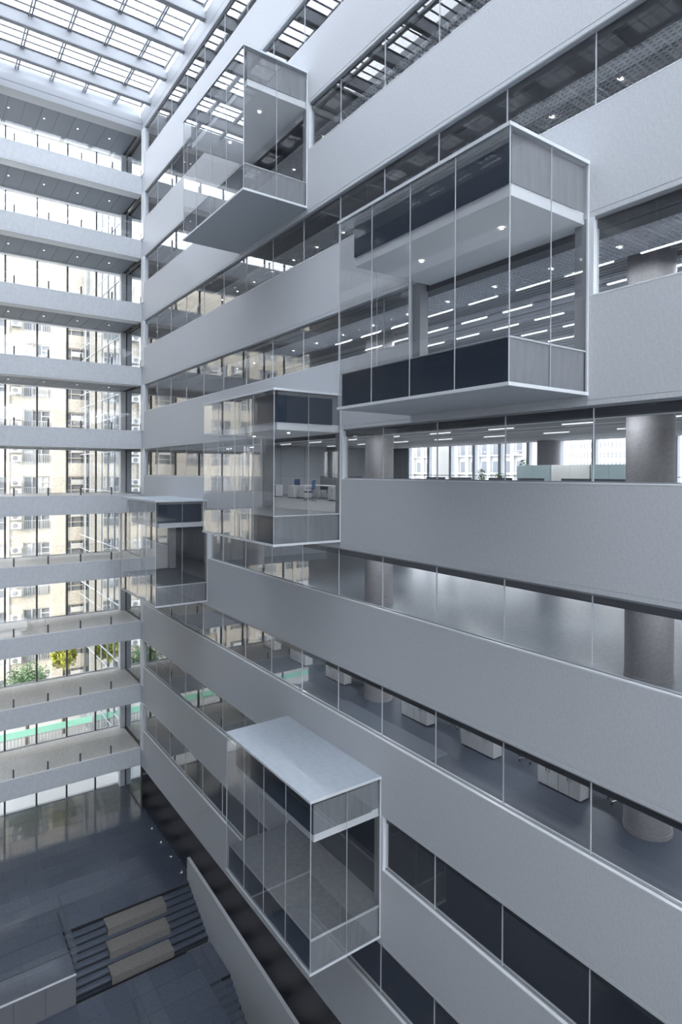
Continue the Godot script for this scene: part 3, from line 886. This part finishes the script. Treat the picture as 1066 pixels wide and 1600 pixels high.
# ---------- office interiors ----------
func interiors() -> void:
	for k in range(-4, 6):
		right_floor_and_ceiling(k)
		var F: float = k * FH
		# back windows
		var g := thing("window_%d" % (counts.get("win", 0) + 1), "tall back window wall of the office on the " + LEVEL[k], "window", Vector3(17.5, F, -15), "", true)
		counts["win"] = counts.get("win", 0) + 1
		var step := 2.12
		var z := -33.75
		while z < ZS:
			var zb := minf(z + step, ZS)
			box(g, "pane", Vector3(17.5, F + 0.05, z + 0.04), Vector3(17.512, F + 3.5, zb - 0.04), M.rail_glass)
			if k >= -1 and k <= 1:
				box(g, "mullion", Vector3(17.3, F, z - 0.04), Vector3(17.6, F + 3.55, z + 0.04), M.frame_dark)
				box(g, "mullion_cover", Vector3(17.25, F, z + 0.04), Vector3(17.55, F + 3.55, z + 0.22), M.ceiling_grey)
			z += step
		box(g, "guard_rail", Vector3(17.3, F + 1.32, -33.7), Vector3(17.34, F + 1.36, ZS), M.frame_grey)
		var w := thing("wall_north", "grey panelled end wall of the office on the " + LEVEL[k], "wall", Vector3(9, F, -36.4), "", true)
		for i in 8:
			if i == 5:
				box(w, "recess", Vector3(2.6 + 1.85 * i, F, -36.5), Vector3(2.6 + 1.85 * (i + 1), F + 3.6, -36.7), M.frame_dark)
			else:
				box(w, "panel", Vector3(2.6 + 1.85 * i, F, -36.3), Vector3(2.585 + 1.85 * (i + 1), F + 3.6, -36.5), M.wall_grey, 0.006)
		box(w, "panel", Vector3(2.6, F, -36.5), Vector3(2.8, F + 3.6, -45.2), M.wall_grey)
		box(w, "return_wall", Vector3(17.4, F, -33.8), Vector3(17.6, F + 3.6, -45.2), M.wall_grey)
	var so := thing("wall_south", "plain end wall of the offices, out of the frame", "wall", Vector3(9, 0, ZS), "", true)
	box(so, "panel", Vector3(0.26, -21, ZS), Vector3(17.7, 25, ZS + 0.2), M.ceiling_grey)
	# round columns
	var shaft := lathe([Vector2(0.62, 0.0), Vector2(0.62, 3.6)], 48)
	var ring := lathe([Vector2(0.60, 0.0), Vector2(0.635, 0.0), Vector2(0.635, 0.12), Vector2(0.62, 0.125)], 48)
	for k in range(-3, 2):
		for c in [[4.35, -8.9, "nearest"], [4.35, -20.9, "second"], [4.35, -32.9, "far"], [16.3, -20.9, "rear"], [16.3, -8.9, "rear right"]]:
			if c[0] > 10 and k < -1:
				continue
			var p := Vector3(c[0], k * FH, c[1])
			var t := thing("round_column", "%s thick round concrete column on the %s" % [c[2], LEVEL[k]], "column", p)
			part(t, "shaft", shaft, M.column, p)
			part(t, "base_ring", ring, M.column, p)
	# line lights of the two levels whose ceilings show
	for lk in 2:
		var n := 0
		for x in [3.1, 4.86, 6.65, 8.4, 10.2]:
			for i in 9:
				if lk == 0 and (n % 2 == 1):
					continue
				var z := -5.9 - (2.0 if lk == 1 else 3.4) * i
				line_light(Vector3(x, FH * lk + (3.0 if lk == 1 else 3.22), z), "line light %s, %s row from the glass, %s from the near end" % [["at eye level", "above eye level"][lk], ORD[n], ORD[i]], "line lights " + ["at eye level", "above eye level"][lk], 3.5 if lk == 1 else 4.0)
			n += 1
	for lk in [-1, -2]:
		for i in 4:
			for x in [3.1, 8.4]:
				line_light(Vector3(x, FH * lk + 3.2, -7.0 - 6.0 * i), "line light %s down, %s row from the glass, %s from near end" % [["one floor", "two floors"][-lk - 1], ORD[0 if x < 5 else 1], ORD[i]], "line lights on the lower floors", 7.0 if lk == -1 else 7.5)
	for k in [1, 2, 3, 4]:
		for i in 14:
			downlight(Vector3(2.1, k * FH + 2.945, -6.5 - 2.0 * i), "lattice-ceiling downlight, %s from the near end, on the %s" % [ORD[i], LEVEL[k].get_slice(",", 0)], "lattice ceiling downlights, " + LEVEL[k], 0.25)
	# second floor below: white cupboards, desks and chairs behind the parapet
	for i in 6:
		var z: float = [-10.72, -14.05, -17.38, -22.95, -26.33, -29.61][i]
		var ord: String = ["nearest", "second", "third", "fourth", "fifth", "farthest"][i]
		for j in 2:
			cupboard(Vector3(3.95, -8.4, z - 0.39 - 0.76 * j), 0.75, 0.45, 0.76, "%s white two-door cupboard in the %s pair beyond the dark carpet" % [["right", "left"][j], ord])
		desk(Vector3(5.5, -8.4, z - 0.45), 1.3, 0.75, "white desk behind the %s pair of white cupboards" % ord)
		chair(Vector3(4.95, -8.4, z + 0.62), 0.5 + 1.1 * i, M.black, "black office chair beside the %s pair of white cupboards" % ord)
	# eye-level floor
	for i in 5:
		var c: Array = [[5.62, -30.7], [5.9, -30.0], [5.7, -33.0], [5.5, -26.3], [5.5, -25.4]][i]
		cupboard(Vector3(c[0], 0, c[1]), 0.7, 0.5, 0.74, ["left white pedestal seen between the two blue chairs", "right white pedestal seen between the two blue chairs", "white pedestal left of the farther blue chair", "white pedestal right of the nearer blue chair", "white pedestal hidden behind the bay's right jamb"][i])
	desk(Vector3(7.2, 0, -29.0), 4.4, 1.4, "long white office desk behind the middle glass bay")
	chair(Vector3(4.9, 0, -27.5), 2.2, M.chair_blue, "nearer blue office chair seen through the middle glass bay")
	chair(Vector3(6.7, 0, -32.1), 3.4, M.chair_blue, "farther blue office chair at the left of the middle glass bay")
	chair(Vector3(8.8, 0, -30.5), 0.4, M.chair_blue, "blue office chair behind the long white desk")
	screen(Vector3(7.94, 0, -29.0), 4.2, "long grey desk screen behind the middle glass bay")
	var zs := [-21.7, -20.0, -17.7, -16.1, -14.0, -12.6]
	for i in 6:
		var z: float = zs[i]
		desk(Vector3(8.1, 0, z), 1.3, 0.75, "%s white desk behind the eye-level parapet" % ["leftmost", "second", "third", "fourth", "fifth", "rightmost"][i])
		screen(Vector3(8.52, 0, z), 1.3, "%s dark desk screen just showing over the eye-level parapet" % ["leftmost", "second", "third", "fourth", "fifth", "rightmost"][i])
	locker(Vector3(11.0, 0, -17.9), 1.85, M.cabinet_green, "tall pale green storage cabinet under the rear round column")
	locker(Vector3(11.0, 0, -15.97), 1.9, M.white_paint, "tall white open-front storage cabinet between two green ones")
	locker(Vector3(11.0, 0, -14.15), 1.65, M.cabinet_green, "tall pale green storage cabinet left of the near round column")
	plant(Vector3(16.6, 0, -26.0), 1.75, "thin potted plant by the back windows")
	plant(Vector3(16.6, 0, -24.6), 1.5, "low bushy potted plant by the back windows")
	plant(Vector3(16.6, 0, -22.9), 2.3, "tall narrow potted plant by the back windows")

func line_light(p: Vector3, label: String, group: String, e: float) -> void:
	var t := thing("linear_light", label, "light", p, group)
	box(t, "tube", p + Vector3(-0.03, 0.0, -0.62), p + Vector3(0.03, 0.035, 0.62), M.tube if e == 3.5 else M.tube_soft, 0.008)
	box(t, "housing", p + Vector3(-0.05, 0.036, -0.65), p + Vector3(0.05, 0.1, 0.65), M.white_metal)
	for s in [-0.5, 0.5]:
		box(t, "hanger", p + Vector3(-0.004, 0.1, s - 0.004), p + Vector3(0.004, 0.4, s + 0.004), M.frame_grey)
	var l := AreaLight3D.new()
	l.name = "light"
	l.area_size = Vector2(0.05, 1.2)
	l.area_range = 80.0
	l.light_energy = e
	l.light_color = Color(0.95, 0.98, 1.0)
	l.shadow_enabled = true
	t.add_child(l, true)
	l.position = Vector3(0, -0.01, 0)
	l.rotation = Vector3(-PI / 2, 0, 0)

func cupboard(at: Vector3, w: float, d: float, h: float, label: String) -> void:
	var t := thing("cupboard", label, "cupboard", at, "white cupboards in the offices")
	box(t, "plinth", at + Vector3(0.03, 0, -w / 2 + 0.02), at + Vector3(d, 0.04, w / 2 - 0.02), M.black)
	box(t, "body", at + Vector3(0.02, 0.04, -w / 2), at + Vector3(d, h, w / 2), M.cabinet, 0.005)
	for s in [-1, 1]:
		var za: float = 0.004 if s > 0 else -w / 2 + 0.004
		var dr := box(t, "door", at + Vector3(0, 0.06, za), at + Vector3(0.019, h - 0.03, za + w / 2 - 0.008), M.cabinet, 0.004)
		var zh: float = 0.06 * s
		box(dr, "handle", at + Vector3(-0.02, h - 0.26, zh - 0.012), at + Vector3(0.0, h - 0.12, zh + 0.012), M.frame_grey, 0.003)

func locker(at: Vector3, w: float, m: Material, label: String) -> void:
	var t := thing("storage_cabinet", label, "cabinet", at)
	box(t, "body", at + Vector3(0.02, 0, -w / 2), at + Vector3(0.45, 1.87, w / 2), m, 0.006)
	for i in 2:
		for j in 2:
			box(t, "door", at + Vector3(0.0, 0.06 + 0.74 * j + (0.0 if j == 0 else 0.0), -w / 2 + w / 2 * i + 0.008), at + Vector3(0.018, 0.79 + (1.05 * j), -w / 2 + w / 2 * (i + 1) - 0.008), m, 0.004)

func desk(at: Vector3, length: float, deep: float, label: String) -> void:
	var t := thing("office_desk", label, "desk", at)
	box(t, "desktop", at + Vector3(-deep / 2, 0.72, -length / 2), at + Vector3(deep / 2, 0.75, length / 2), M.cabinet, 0.006)
	for sx in [-1.0, 1.0]:
		for sz in [-1.0, 1.0]:
			var p := at + Vector3(sx * (deep / 2 - 0.06), 0, sz * (length / 2 - 0.06))
			box(t, "leg", p + Vector3(-0.025, 0, -0.025), p + Vector3(0.025, 0.72, 0.025), M.white_paint, 0.004)

func screen(at: Vector3, length: float, label: String) -> void:
	var t := thing("desk_screen", label, "screen", at)
	box(t, "fabric_panel", at + Vector3(-0.02, 0.45, -length / 2), at + Vector3(0.02, 1.29, length / 2), M.screen_fabric, 0.012)
	for s in [-1.0, 1.0]:
		box(t, "foot", at + Vector3(-0.025, 0.0, s * (length / 2 - 0.1) - 0.02), at + Vector3(0.025, 0.45, s * (length / 2 - 0.1) + 0.02), M.frame_grey)

func chair(at: Vector3, turn: float, m: Material, label: String) -> void:
	var t := thing("office_chair", label, "chair", at)
	t.rotation.y = turn
	var loc := func(called: String, mesh: Mesh, mm: Material, p: Vector3, r := Vector3.ZERO) -> void:
		var o := MeshInstance3D.new()
		o.name = called
		o.mesh = mesh
		o.material_override = mm
		t.add_child(o, true)
		o.position = p
		o.rotation = r
	for i in 5:
		var a := TAU * i / 5.0
		loc.call("base_arm", chamfer(Vector3(0.30, 0.035, 0.045), 0.01), M.chrome, Vector3(cos(a) * 0.15, 0.085, -sin(a) * 0.15), Vector3(0, a, 0.12))
		if not meshes.has("caster"):
			var c := CylinderMesh.new()
			c.top_radius = 0.03; c.bottom_radius = 0.03; c.height = 0.045; c.radial_segments = 12
			meshes["caster"] = c
		loc.call("caster", meshes["caster"], M.black, Vector3(cos(a) * 0.30, 0.031, -sin(a) * 0.30), Vector3(PI / 2, a, 0))
	loc.call("gas_lift", lathe([Vector2(0.03, 0.08), Vector2(0.03, 0.42), Vector2(0.0, 0.42)], 12), M.chrome, Vector3.ZERO)
	loc.call("seat", chamfer(Vector3(0.48, 0.08, 0.48), 0.03), M.black, Vector3(0, 0.46, 0))
	if not meshes.has("chairback"):
		var st := SurfaceTool.new()
		st.begin(Mesh.PRIMITIVE_TRIANGLES)
		st.set_smooth_group(1)
		var P := func(i: int, j: int, off: float) -> Vector3:
			var u := -0.5 + i / 6.0
			var v := j / 6.0
			var wdt := 0.42 + 0.06 * sin(v * PI)
			return Vector3(-0.22 - 0.10 * v - 0.03 * sin(v * PI * 2.0) + 0.18 * u * u * 1.2 + off, 0.55 + 0.52 * v, u * wdt)
		for i in 6:
			for j in 6:
				for off in [0.0, -0.03]:
					var q := [P.call(i, j, off), P.call(i + 1, j, off), P.call(i + 1, j + 1, off), P.call(i, j + 1, off)]
					if off == 0.0:
						quad(st, q[3], q[2], q[1], q[0])
					else:
						quad(st, q[0], q[1], q[2], q[3])
		for i in 6:
			for j in [0, 6]:
				quad(st, P.call(i, j, 0.0), P.call(i + 1, j, 0.0), P.call(i + 1, j, -0.03), P.call(i, j, -0.03))
				quad(st, P.call(j, i, 0.0), P.call(j, i + 1, 0.0), P.call(j, i + 1, -0.03), P.call(j, i, -0.03))
		st.generate_normals()
		meshes["chairback"] = st.commit()
	loc.call("backrest", meshes["chairback"], m, Vector3.ZERO)
	loc.call("back_stem", chamfer(Vector3(0.04, 0.34, 0.06), 0.01), M.chrome, Vector3(-0.25, 0.56, 0), Vector3(0, 0, 0.15))
	for s in [-1.0, 1.0]:
		loc.call("armrest", chamfer(Vector3(0.25, 0.03, 0.06), 0.01), M.black, Vector3(0.0, 0.66, 0.27 * s))
		loc.call("arm_support", chamfer(Vector3(0.035, 0.2, 0.03), 0.006), M.chrome, Vector3(0.0, 0.55, 0.265 * s))

func plant(at: Vector3, h: float, label: String) -> void:
	var t := thing("potted_plant", label, "plant", at)
	part(t, "pot", lathe([Vector2(0.0, 0.0), Vector2(0.16, 0.0), Vector2(0.2, 0.4), Vector2(0.17, 0.4), Vector2(0.0, 0.36)], 16), M.white_paint, at)
	part(t, "stem", lathe([Vector2(0.02, 0.36), Vector2(0.012, h * 0.8)], 6), M.bark, at)
	var st := SurfaceTool.new()
	st.begin(Mesh.PRIMITIVE_TRIANGLES)
	st.set_smooth_group(-1)
	for i in 160:
		var c := Vector3(rng.randfn() * 0.13, rng.randf_range(h * 0.55, h), rng.randfn() * 0.13)
		var u := Vector3(rng.randfn(), 0.6, rng.randfn()).normalized() * 0.08
		var v := u.cross(Vector3(rng.randfn(), 1.0, rng.randfn())).normalized() * 0.03
		for q in [c - u, c + v, c + u, c - u, c + u, c - v]:
			st.add_vertex(q)
	st.generate_normals()
	var o := part(t, "foliage", st.commit(), M.leaf, at)
	o.set_meta("kind", "stuff")
